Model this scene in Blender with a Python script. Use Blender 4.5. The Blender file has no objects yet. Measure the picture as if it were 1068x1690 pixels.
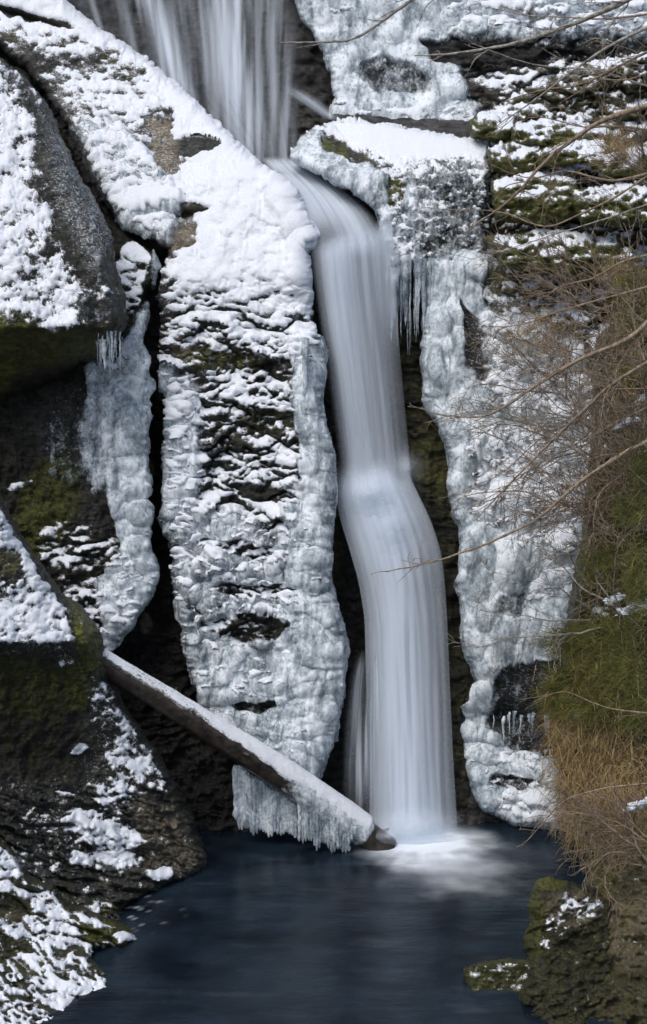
import bpy, math, random
import numpy as np
from mathutils import Vector
R = math.radians
S = bpy.context.scene
COL = S.collection
rng = np.random.default_rng(7)
random.seed(7)

# ---------------------------------------------------------------- camera, light
PITCH, FPX, CZ = R(14), 3000.0, 8.87          # focal length in photo pixels, camera height over the pool
cam = bpy.data.cameras.new('camera')
cam.sensor_fit = 'VERTICAL'; cam.sensor_height = 24; cam.lens = 24*FPX/1690
cam.clip_end = 500
co = bpy.data.objects.new('camera', cam); COL.objects.link(co)
co.location = (0, 0, CZ); co.rotation_euler = (R(90)-PITCH, 0, 0)
S.camera = co

w = bpy.data.worlds.new('World'); S.world = w; w.use_nodes = True
nt = w.node_tree
sky = nt.nodes.new('ShaderNodeTexSky'); sky.sky_type = 'NISHITA'; sky.sun_disc = False
SUN_EL, SUN_AZ = R(58), R(215)
sky.sun_elevation = SUN_EL; sky.sun_rotation = SUN_AZ
sky.air_density = 1.0; sky.dust_density = 3.0; sky.ozone_density = 1.0
bg = nt.nodes['Background']; bg.inputs['Strength'].default_value = 0.12
nt.links.new(sky.outputs[0], bg.inputs[0])
sl = bpy.data.lights.new('sun', 'SUN'); sl.energy = 1.5; sl.angle = R(35); sl.color = (1, .97, .93)
so = bpy.data.objects.new('sun', sl); COL.objects.link(so)
# sun direction: azimuth measured clockwise from +Y
sd = Vector((math.sin(SUN_AZ)*math.cos(SUN_EL), math.cos(SUN_AZ)*math.cos(SUN_EL), math.sin(SUN_EL)))
so.rotation_euler = sd.to_track_quat('Z', 'Y').to_euler()
so.location = (0, 0, 30)
S.view_settings.view_transform = 'Standard'; S.view_settings.look = 'None'
S.view_settings.gamma = 1; S.view_settings.use_curve_mapping = False
S.view_settings.exposure = 0.20
S.cycles.transparent_max_bounces = 48

# ---------------------------------------------------------------- small maths
def ss(a, b, x):
    t = np.clip((x-a)/(b-a), 0, 1); return t*t*(3-2*t)
def _h(ix, iy, s):
    n = (ix.astype(np.int64)*374761393 + iy.astype(np.int64)*668265263 + s*2147483647) & 0xffffffff
    n = ((n ^ (n >> 13))*1274126177) & 0xffffffff
    return ((n ^ (n >> 16)) & 0xffff)/65535.0*2*math.pi
def noise(x, y, s=0):                          # gradient noise, about -1..1
    xi = np.floor(x).astype(int); yi = np.floor(y).astype(int); fx = x-xi; fy = y-yi
    u = fx*fx*fx*(fx*(fx*6-15)+10); v = fy*fy*fy*(fy*(fy*6-15)+10)
    def g(a, b):
        h = _h(xi+a, yi+b, s); return np.cos(h)*(fx-a)+np.sin(h)*(fy-b)
    return ((g(0,0)*(1-u)+g(1,0)*u)*(1-v)+(g(0,1)*(1-u)+g(1,1)*u)*v)*1.5
def fbm(x, y, s=0, o=4, gain=.5):
    r = 0*x; a = 1.0; t = 0
    for k in range(o):
        r = r+a*noise(x*2**k+k*17.3, y*2**k+k*9.1, s+k); t += a; a *= gain
    return r/t*1.4
def ridge(x, y, s=0, o=4):
    r = 0*x; a = 1.0; t = 0
    for k in range(o):
        r = r+a*(1-2*np.abs(noise(x*2**k+k*7.7, y*2**k+k*3.1, s+k))); t += a; a *= .5
    return r/t
def sdf(X, Y, poly):                           # + inside
    d = np.full(X.shape, 1e9); ins = np.zeros(X.shape, bool); n = len(poly)
    for i in range(n):
        x0, y0 = poly[i]; x1, y1 = poly[(i+1) % n]
        dx, dy = x1-x0, y1-y0
        t = np.clip(((X-x0)*dx+(Y-y0)*dy)/(dx*dx+dy*dy+1e-9), 0, 1)
        d = np.minimum(d, (X-x0-t*dx)**2+(Y-y0-t*dy)**2)
        if y0 != y1:
            c = ((y0 > Y) != (y1 > Y)) & (X < dx*(Y-y0)/dy+x0); ins ^= c
    d = np.sqrt(d); return np.where(ins, d, -d)
def curve(*pts):                               # smooth interpolation of y -> value
    xs, vs = zip(*pts)
    def f(t): return np.interp(t, xs, vs)
    return f
def paint(X, Y, base, items, warp=8, s=50):
    """coverage field: items are ('e',cx,cy,rx,ry,deg,val) ellipses or ('p',pts,soft,val) polygons"""
    wx = X+warp*fbm(X/40, Y/40, s, 3); wy = Y+warp*fbm(X/40, Y/40, s+5, 3)
    F = np.zeros(X.shape)+base
    for it in items:
        if it[0] == 'e':
            _, cx, cy, rx, ry, a, v = it; a = R(a); c, sn = math.cos(a), math.sin(a)
            u = (wx-cx)*c+(wy-cy)*sn; q = -(wx-cx)*sn+(wy-cy)*c
            k = ss(1.25, .75, np.sqrt((u/rx)**2+(q/ry)**2))
        else:
            _, pts, soft, v = it; k = ss(-soft, soft, sdf(wx, wy, pts))
        F = F*(1-k)+v*k
    return F
def ray(px, py):
    u = (px-534)/FPX; v = (845-py)/FPX
    c, s = math.cos(PITCH), math.sin(PITCH)
    ry = c+v*s; rz = -s+v*c
    return u/ry, rz/ry
def P(px, py, D):                              # point of the place at horizontal distance D seen there in the photo
    a, b = ray(px, py); return np.stack([a*D, D+0*a, CZ+b*D], -1)
def V(px, py, D):
    return Vector(P(np.float64(px), np.float64(py), D))
def Dpool(py):
    return CZ/np.maximum(-ray(534, py)[1], .02)

# ---------------------------------------------------------------- objects
def tag(o, label=None, cat=None, group=None, kind=None):
    for k, v in (('label', label), ('category', cat), ('group', group), ('kind', kind)):
        if v: o[k] = v
    return o
def empty(name, loc, label, cat, group=None):
    o = bpy.data.objects.new(name, None); COL.objects.link(o); o.location = loc; o.empty_display_size = .2
    return tag(o, label, cat, group)
def meshobj(name, verts, faces, mat, parent=None, attrs=None, smooth=True):
    me = bpy.data.meshes.new(name)
    verts = np.asarray(verts, np.float32)
    if parent is not None: verts = verts-np.array(parent.location, np.float32)
    if isinstance(faces, np.ndarray):
        k = faces.shape[1]; me.vertices.add(len(verts)); me.vertices.foreach_set('co', verts.ravel())
        me.loops.add(faces.size); me.loops.foreach_set('vertex_index', faces.astype(np.int32).ravel())
        me.polygons.add(len(faces)); me.polygons.foreach_set('loop_start', np.arange(0, faces.size, k, dtype=np.int32))
        me.update(calc_edges=True)
    else:
        me.from_pydata(verts.tolist(), [], faces)
    if smooth: me.polygons.foreach_set('use_smooth', np.ones(len(me.polygons), bool))
    for k, v in (attrs or {}).items():
        a = me.attributes.new(k, 'FLOAT', 'POINT'); a.data.foreach_set('value', np.asarray(v, np.float32).ravel())
    me.materials.append(mat); me.validate()
    o = bpy.data.objects.new(name, me); COL.objects.link(o)
    if parent is not None: o.parent = parent
    return o
def gridmesh(name, Pg, keep, mat, parent=None, attrs=None):
    """Pg (h,w,3), keep (h,w) bool: quads whose four corners are kept"""
    h, w_ = keep.shape; idx = np.arange(h*w_).reshape(h, w_)
    q = keep[:-1,:-1] & keep[1:,:-1] & keep[:-1,1:] & keep[1:,1:]
    f = np.stack([idx[:-1,:-1][q], idx[1:,:-1][q], idx[1:,1:][q], idx[:-1,1:][q]], -1)
    if not len(f): return None
    used = np.unique(f); m = np.zeros(h*w_, int); m[used] = np.arange(len(used))
    return meshobj(name, Pg.reshape(-1,3)[used], m[f], mat, parent,
                   {k: v.reshape(-1)[used] for k, v in (attrs or {}).items()})

# ---------------------------------------------------------------- materials
class NT:
    def __init__(s, name):
        s.m = bpy.data.materials.new(name); s.m.use_nodes = True; s.t = s.m.node_tree; s.t.nodes.clear()
        s.out = s.n('OutputMaterial')
    def n(s, typ, **kw):
        nd = s.t.nodes.new('ShaderNode'+typ)
        for k, v in kw.items(): setattr(nd, k, v)
        return nd
    def put(s, sock, v):
        if isinstance(v, bpy.types.NodeSocket): s.t.links.new(v, sock)
        elif isinstance(v, (tuple, list)) and len(v) == 3 and sock.type == 'RGBA': sock.default_value = (*v, 1)
        else: sock.default_value = v
    def attr(s, name): return s.n('Attribute', attribute_name=name).outputs['Fac']
    def math(s, op, a, b=0, c=None, clamp=False):
        nd = s.n('Math', operation=op, use_clamp=clamp); s.put(nd.inputs[0], a); s.put(nd.inputs[1], b)
        if c is not None: s.put(nd.inputs[2], c)
        return nd.outputs[0]
    def mix(s, f, a, b):
        nd = s.n('Mix', data_type='RGBA'); s.put(nd.inputs[0], f); s.put(nd.inputs[6], a); s.put(nd.inputs[7], b)
        return nd.outputs[2]
    def noise(s, scale, detail=4, rough=.6, vec=(1,1,1), dist=0):
        tc = s.n('TexCoord'); mp = s.n('Mapping'); mp.inputs['Scale'].default_value = vec
        g = s.n('NewGeometry'); s.t.links.new(g.outputs['Position'], mp.inputs[0])
        nd = s.n('TexNoise'); s.t.links.new(mp.outputs[0], nd.inputs['Vector'])
        nd.inputs['Scale'].default_value = scale; nd.inputs['Detail'].default_value = detail
        nd.inputs['Roughness'].default_value = rough; nd.inputs['Distortion'].default_value = dist
        return nd.outputs['Fac']
    def rmp(s, v, a, b, lo=0, hi=1):
        nd = s.n('MapRange', clamp=True); s.put(nd.inputs[0], v); s.put(nd.inputs[1], a); s.put(nd.inputs[2], b)
        s.put(nd.inputs[3], lo); s.put(nd.inputs[4], hi); return nd.outputs[0]
    def bump(s, h, strength, dist, normal=None):
        nd = s.n('Bump'); s.put(nd.inputs['Strength'], strength); s.put(nd.inputs['Distance'], dist)
        s.put(nd.inputs['Height'], h)
        if normal: s.put(nd.inputs['Normal'], normal)
        return nd.outputs[0]
    def bsdf(s, col, rough=.6, normal=None, **kw):
        b = s.n('BsdfPrincipled'); s.put(b.inputs['Base Color'], col); s.put(b.inputs['Roughness'], rough)
        if normal: s.put(b.inputs['Normal'], normal)
        for k, v in kw.items(): s.put(b.inputs[k.replace('_', ' ')], v)
        return b.outputs[0]
    def done(s, sh): s.t.links.new(sh, s.out.inputs['Surface']); return s.m

def mat_rock():
    t = NT('rock')
    big = t.noise(2.2, 5, .62); fine = t.noise(14, 6, .7); lay = t.noise(3.0, 6, .65, (1,1,7)); gr = t.noise(70, 3, .7)
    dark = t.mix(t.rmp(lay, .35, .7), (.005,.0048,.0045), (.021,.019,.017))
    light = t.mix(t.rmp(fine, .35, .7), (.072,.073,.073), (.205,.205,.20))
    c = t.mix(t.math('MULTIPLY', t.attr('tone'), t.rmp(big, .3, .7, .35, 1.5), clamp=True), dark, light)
    c = t.mix(t.math('MULTIPLY', t.attr('tan'), t.rmp(fine, .3, .6, .5, 1)), c, t.mix(t.rmp(gr, .3, .7), (.17,.13,.085), (.36,.31,.22)))
    mm = t.math('MULTIPLY', t.attr('moss'), t.rmp(fine, .35, .55, .25, 1))
    c = t.mix(mm, c, t.mix(t.rmp(gr, .3, .7), (.022,.028,.006), (.21,.22,.03)))
    f1 = t.math('ADD', t.attr('frost'), t.rmp(t.noise(30, 5, .8, (1,1,1.5)), .25, .75, -.5, .5))
    fr = t.rmp(f1, .48, .66)
    c = t.mix(fr, c, (.70,.74,.79))
    crk = t.rmp(t.noise(2.6, 7, .72, (1,1,4), 1.5), .485, .515); crk = t.math('ABSOLUTE', t.math('SUBTRACT', crk, .5))
    nrm = t.bump(t.math('ADD', lay, t.math('MULTIPLY', crk, .35)), .9, .06, t.bump(fine, .8, .03, t.bump(gr, .6, .008)))
    return t.done(t.bsdf(c, t.rmp(t.noise(9, 3), .3, .7, .30, .75), nrm, Specular_IOR_Level=.28))
def mat_snow():
    t = NT('snow'); a = t.noise(9, 5, .65); b = t.noise(50, 5, .75); g = t.noise(160, 2, .7)
    c = t.mix(t.rmp(b, .3, .62), (.70,.755,.83), (.87,.90,.94))
    hole = t.rmp(t.math('ADD', t.attr('thin'), t.rmp(t.noise(30, 6, .85, (1,1,1.6)), .25, .75, -.62, .62)), .50, .74)
    c = t.mix(hole, c, t.mix(t.rmp(a, .4, .6), (.05,.047,.04), (.22,.22,.20)))
    n = t.bump(a, .35, .03, t.bump(b, .8, .012, t.bump(g, .5, .003)))
    return t.done(t.bsdf(c, .7, n, Specular_IOR_Level=.3))
def mat_ice(name='ice', flow=(1,1,.45)):
    t = NT(name)
    a = t.noise(4.0, 6, .62, flow, 1.0); b = t.noise(26, 5, .8, (1,1,.8)); g = t.noise(95, 3, .8)
    c = t.mix(t.rmp(a, .34, .62), (.36,.43,.48), (.72,.80,.85))
    c = t.mix(t.rmp(t.math('ADD', t.math('MULTIPLY', a, .5), t.math('MULTIPLY', b, .5)), .48, .62, 0, .85), c, (.84,.88,.92))
    c = t.mix(t.rmp(g, .60, .72, 0, .8), c, (.93,.96,.98))
    c = t.mix(t.rmp(b, .45, .34, 0, .4), c, (.16,.19,.20))
    n = t.bump(a, .5, .05, t.bump(b, .35, .010, t.bump(g, .9, .006)))
    sh = t.bsdf(c, t.rmp(b, .3, .7, .08, .45), n, Specular_IOR_Level=.8, IOR=1.31)
    tr = t.n('BsdfTransparent'); tr.inputs[0].default_value = (.86,.90,.92,1)
    al = t.math('ADD', t.math('ADD', t.attr('thick'), t.rmp(a, .35, .6, -.30, .12)), t.rmp(b, .35, .65, -.25, .25), clamp=True)
    m = t.n('MixShader'); t.put(m.inputs[0], al); t.put(m.inputs[1], tr.outputs[0]); t.put(m.inputs[2], sh)
    return t.done(m.outputs[0])
def mat_water():
    t = NT('falling_water')
    d = t.n('BsdfDiffuse'); d.inputs[0].default_value = (.82,.89,.97,1)
    tl = t.n('BsdfTranslucent'); tl.inputs[0].default_value = (.80,.88,.97,1)
    m = t.n('MixShader'); m.inputs[0].default_value = .35
    t.put(m.inputs[1], d.outputs[0]); t.put(m.inputs[2], tl.outputs[0])
    tr = t.n('BsdfTransparent'); k = t.n('MixShader')
    t.put(k.inputs[0], t.attr('dens')); t.put(k.inputs[1], tr.outputs[0]); t.put(k.inputs[2], m.outputs[0])
    return t.done(k.outputs[0])
def mat_pool():
    t = NT('pool_water')
    a = t.noise(1.1, 4, .6, (1,1.6,1)); b = t.noise(6, 4, .6, (.6,1.8,1))
    c = t.mix(t.rmp(a, .35, .65), (.0045,.008,.0135), (.014,.025,.038))
    wat = t.bsdf(c, .24, t.bump(b, .35, .02), IOR=1.33)
    fo = t.n('BsdfDiffuse'); fo.inputs[0].default_value = (.80,.87,.94,1)
    m = t.n('MixShader'); t.put(m.inputs[0], t.attr('foam')); t.put(m.inputs[1], wat); t.put(m.inputs[2], fo.outputs[0])
    return t.done(m.outputs[0])
def mat_simple(name, c0, c1, scale=20, rough=.8, vec=(1,1,1), bd=.01, thr=(.35,.65), **kw):
    t = NT(name); n_ = t.noise(scale, 5, .7, vec)
    return t.done(t.bsdf(t.mix(t.rmp(n_, *thr), c0, c1), rough, t.bump(n_, .6, bd), **kw))
ROCK, SNOW, ICE, WATER, POOL = mat_rock(), mat_snow(), mat_ice(), mat_water(), mat_pool()
TWIG = mat_simple('twig_bark', (.10,.068,.045), (.36,.28,.20), 30, .8, (1,1,.5), .004)
LICHEN = mat_simple('lichen_bark', (.10,.085,.07), (.42,.40,.35), 22, .85, (1,1,1), .004)
DEAD = mat_simple('dead_grass', (.12,.08,.035), (.55,.40,.18), 9, .8)
GREEN = mat_simple('green_needles', (.06,.068,.018), (.33,.31,.085), 9, .7)
WOOD = mat_simple('log_wood', (.008,.0065,.0055), (.060,.046,.035), 9, .35, (1,1,1), .03)

# ---------------------------------------------------------------- rock masses
def ledges(X, Y, period, amp, s, tilt=0.0, wob=18):
    """stepped strata of uneven height: each step slopes out downward, then is undercut"""
    out = 0
    for k, (pp, aa, ff) in enumerate(((period, .75, 1), (period*.47, .38, 1.7))):
        yy = Y+tilt*X+wob*1.7*fbm(X/(110/ff), Y/(70/ff), s+k*31, 4, .6)+.25*(k*2-1)*X*.12
        n = yy/pp+1.1*noise(X/210+k, yy/(pp*3.1), s+3)
        f = n-np.floor(n); row = np.floor(n)
        a = amp*aa*np.clip(.15+1.9*np.abs(noise(row*3.7+X/(60/ff), row*5.1, s+9)), 0, 1.5)
        out = out+a*(np.where(f < .80, f/.80, (1-f)/.20)-.5)
    return out
def blur(A, r, n=2):
    for _ in range(n):
        for ax in (0, 1):
            pad = [(0,0)]*A.ndim; pad[ax] = (r+1, r); c = np.cumsum(np.pad(A, pad, 'edge'), ax)
            A = (np.take(c, np.arange(2*r+1, c.shape[ax]), ax)-np.take(c, np.arange(0, c.shape[ax]-2*r-1), ax))/(2*r+1)
    return A
def mass(name, poly, depth, label, cat='rock', edge=(26, .7), rough=(5, 30), relief=None, snow=None, ice=None, step=2.0,
         moss=None, tan=None, tone=None, frost=None, snow_th=.05, ice_th=.07, snow_nz=1.2, snow_noise=.8, snow_sc=14, ice_f=(9, 16),
         water=False, seed=1, kind=None, group=None, snow_an=1.0, ice_smooth=.75, snow_thin=1.0, puff=1.0, grow=4.0, flute=.5):
    pts = np.array(poly, float); x0, y0 = pts.min(0)-12; x1, y1 = pts.max(0)+12
    X, Y = np.meshgrid(np.arange(x0, x1+step, step), np.arange(y0, y1+step, step))
    A, B = rough
    d = sdf(X+A*fbm(X/B, Y/B, seed+11, 5, .7), Y+A*fbm(X/B, Y/B, seed+22, 5, .7), poly)+grow
    D = depth(X, Y)+0*X
    if relief is not None: D = D-relief(X, Y)
    wd, E = edge
    t = np.clip(1-d/wd, 0, 1); roll = (1-np.sqrt(np.clip(1-t*t, 0, 1)))
    D = D+E*roll
    if water: D = np.minimum(D, Dpool(Y)+.12)
    Pg = P(X, Y, D)
    gx = np.gradient(Pg, axis=1); gy = np.gradient(Pg, axis=0); N = np.cross(gy, gx)
    N = -N/np.maximum(np.linalg.norm(N, axis=2, keepdims=True), 1e-9)
    N = np.where(N[..., 1:2] > 0, -N, N)                    # faces the front
    keep = d > 0
    Ns = blur(N, 3); Ns /= np.linalg.norm(Ns, axis=2, keepdims=True); Pb = blur(Pg, 2)
    Pb = np.where((d > 10)[..., None], Pb, Pg)
    if kind: root = None
    else:
        c = pts.mean(0); b = P(np.float64(c[0]), np.float64(y1-6), float(np.median(D)))
        root = empty(name, Vector((b[0], b[1], max(b[2], 0))), label, cat, group)
    z = np.zeros(X.shape)
    def fld(v, s): return np.clip(v(X, Y), 0, 1.3) if callable(v) else (z+v if isinstance(v, (int, float)) else (z if v is None else paint(X, Y, v[0], v[1], s=s)))
    nz = blur(N[..., 2], 1, 1)
    hi = fbm(X/(snow_sc*2.2), Y/(snow_sc*2.2*snow_an), seed+5, 6, .80)*1.15
    mo = np.clip(fld(moss, 61)+.35*hi*(fld(moss, 61) > .05), 0, 1)
    fz = np.clip(fld(frost, 64), 0, 1)*.52
    if snow is not None:
        cs = 2*(fld(snow, 66)-.5)+snow_nz*(nz-.25)+snow_noise*hi+.45*fbm(X/100, Y/55, seed+88, 3)
        fz = np.maximum(fz, ss(-1.0, .25, cs)*.62)
    at = dict(tone=fld(tone if tone is not None else .25, 62), tan=np.clip(fld(tan, 63), 0, 1), moss=mo, frost=fz)
    body = gridmesh('rock_body' if root else name, Pg, keep, ROCK, root, at)
    if kind: tag(body, kind=kind)
    if ice is not None:
        F = fld(ice, 65)
        fine = fbm(X/ice_f[0], Y/ice_f[1], seed+31, 4, .65)
        c = 2*(F-.5)+.32*fbm(X/18, Y/34, seed+41, 5, .65)+.10*hi
        th = ss(-.25, .45, c)
        off = (th-.12)*ice_th+.010*fine*th+.05*ss(.3, 1, c)*fbm(X/44, Y/90, seed+42, 3, .4)+flute*.035*th*ridge(X/15+.4*noise(X/40, Y/60, 3), Y/170, seed+43, 2)
        k = (ss(0, .5, c)*ice_smooth)[..., None]
        Pi = Pg*(1-k)+Pb*k+Ns*off[..., None]
        o = gridmesh('ice_sheet', Pi, keep & (c > -.28), ICE, root, dict(thick=ss(-.25, .75, c)*.97))
        if o: tag(o, kind='stuff')
    if snow is not None:
        c = cs
        pf = fbm(X/16, Y/9, seed+77, 4, .75)
        off = .62*snow_th*np.where(c > 0, .25+1.1*np.minimum(c, .8), .25+2.0*c)+snow_th*.22*puff*pf*ss(-.2, .3, c)*(1-.75*ss(.5, 1, c))
        k = (ss(.1, .9, c)*.8)[..., None]
        base = Pg*(1-k)+Pb*k+Ns*off[..., None]; base[..., 2] += np.clip(c, 0, .6)*snow_th*.4
        if ice is not None: base = base+Ns*(np.clip(th, 0, 1)*ice_th*ss(-.3, .2, c))[..., None]
        o = gridmesh('snow_cover', base, keep & (c > -.45), SNOW, root, dict(thin=ss(.70, -.35, c)*snow_thin))
        if o: tag(o, kind='stuff')
    return root or body

def lin(*kv): # depth as function of Y through control points
    f = curve(*kv); return lambda X, Y: f(Y)

# pool ----------------------------------------------------------------------
def build_pool():
    xs = np.arange(-12, 12.01, .045); ys = np.arange(6, 25, .045)
    X, Y = np.meshgrid(xs, ys)
    cx, cy = P(np.float64(690), np.float64(1385), 19.75)[:2]
    dx, dy = X-cx, Y-cy
    st = fbm(X*2.2+.5*Y, Y*3.4, 5, 4)
    ang = np.arctan2(dy, dx); st = st*.75+.25*fbm(np.cos(ang)*4, np.sin(ang)*4, 8, 3)
    r = np.hypot(dx/1.05, np.where(dy < 0, dy/1.0, dy/.5)); r2 = np.hypot((dx-.3+.1*dy)/.95, (dy+.75)/1.15)
    f = 1.5*ss(1.05, .0, r+.22*st)**1.2+.45*ss(1.1, .0, r2+.35*st)**1.5
    f2 = ss(.66, 1.0, fbm(X*1.0, Y*4, 9, 4)*.6+.5)*.07
    fl = ss(.62, .85, fbm(X*7, Y*12, 14, 3)*.7+.35)*ss(1.0, .2, np.hypot((X+2.2)/.9, (Y-17.9)/.7))*.35
    foam = np.clip(f+.3*f2+fl, 0, .97)
    Z = .02*f*(1+st)+.004*noise(X*3, Y*5, 2)
    o = gridmesh('pool', np.stack([X, Y, Z], -1), np.ones(X.shape, bool), POOL, None, dict(foam=foam))
    tag(o, kind='structure')
    me_v = [(-14,5,-.02),(14,5,-.02),(14,26,-.02),(-14,26,-.02),(-60,-40,-.6),(60,-40,-.6),(60,60,-.6),(-60,60,-.6)]
    g = meshobj('ground', me_v[4:], [(0,1,2,3)], mat_simple('gravel_ground', (.04,.038,.035), (.3,.31,.32), 3, .9)); tag(g, kind='structure')
build_pool()

# back cliff ------------------------------------------------------------------
def d_cliff(X, Y):
    base = curve((-300,25.5),(0,24.6),(180,24.0),(262,23.6),(285,22.5),(430,21.8),(780,21.2),(1050,20.8),(1370,20.3),(1500,19.9),(1700,19.7))(Y)
    return base+1.4*ss(330, 230, X)*ss(120, 300, Y)*ss(1250, 900, Y)+.3*ss(300, 360, Y)*ss(1300, 1150, Y)
mass('cliff_face', [(-420,-320),(1500,-320),(1500,1560),(-420,1560)], d_cliff, '', edge=(1, 0), rough=(0, 30), step=3.2, kind='structure', seed=3,
     relief=lambda X, Y: .16*ridge(X/90, Y/130, 4, 5)+ledges(X, Y, 46, .10, 8)+.05*fbm(X/14, Y/16, 6, 3),
     tone=(.12, [('p', [(60,-60),(560,-60),(540,270),(380,270)], 20, .34), ('e', 700,1340,120,40,0,.3)]),
     tan=(0, [('e', 480,210,60,60,0,.10), ('e', 690,1350,110,22,10,.35)]), moss=(0, [('e', 520,900,40,120,0,.35), ('e', 745,1000,30,200,0,.3)]))

# upper ice wall --------------------------------------------------------------
mass('ice_wall', [(470,-90),(505,20),(540,80),(556,120),(560,165),(552,192),(640,206),(790,222),(860,205),(1180,190),(1180,-90)],
     lin((-90,24.2),(0,23.9),(100,23.7),(225,23.3)), 'pale grey frozen wall above the snow covered block, right of the upper fall', 'ice wall',
     edge=(8, .5), seed=12, relief=lambda X, Y: .10*ridge(X/70, Y/60, 14, 4)+ss(700, 780, X)*ledges(X, Y, 44, .22, 18, .05),
     ice=(.9, [('p', [(740,60),(1200,60),(1200,230),(800,230)], 25, .35), ('p', [(700,70),(900,85),(900,110),(720,105)], 10, .0), ('e', 650,130,70,30,10,.55)]),
     snow=(.10, [('p', [(640,-80),(1200,-80),(1200,60),(860,50),(760,45)], 18, .62), ('e', 690,195,110,16,4,.5), ('p', [(800,110),(1200,80),(1200,215),(830,215)], 15, .5),
                 ('e', 590,15,60,20,0,.45), ('p', [(700,68),(900,84),(900,112),(720,105)], 8, -.4)]), tone=.25,
     tan=(0, [('e', 900,150,120,40,0,.3)]), snow_th=.04, ice_th=.10, snow_an=.5)

# central snow covered buttress ----------------------------------------------
SLAB = [(40,-90),(95,0),(150,45),(240,103),(300,155),(350,202),(400,252),(450,298),(485,328),(489,355),(516,398),(496,422),(498,480),(515,530),(526,580),(521,650),
        (531,720),(546,810),(539,880),(536,950),(546,1010),(563,1070),(558,1130),(546,1180),(531,1240),(513,1290),(480,1265),(410,1245),(352,1200),(325,1110),(305,1030),
        (296,950),(278,860),(281,760),(286,660),(264,600),(269,540),(264,480),(282,412),(236,388),(196,360),(163,320),(139,265),(117,215),(83,160),(42,110),(0,76),(-100,50),(-100,-90)]
def slab_relief(X, Y):
    low = ss(440, 600, Y)
    r = low*ledges(X, Y, 62, .26, 21, .10, 30)+low*.07*ridge(X/60, Y/40, 25, 4)
    r = r+(1-low)*(.08*ridge(X/90, Y/60, 23, 4)+.03*fbm(X/16, Y/16, 24, 3))
    r = r-.30*np.exp(-((X-290)/42)**2-((Y-356+.1*(X-290))/7)**2)-.30*np.exp(-((X-45)/55)**2-((Y-30-.28*(X-45))/6)**2)+.10*np.exp(-((X-290)/40)**2-((Y-338)/9)**2)
    # vertical ice rib along the right edge
    e = np.interp(Y, [430,560,820,1000,1080,1290], [480,510,525,520,530,500])
    r = r*(1-.6*ss(60, 10, np.abs(X-e+10))*low)+.14*ss(60, 0, np.abs(X-e+12))*ss(500, 640, Y)
    return r
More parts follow.
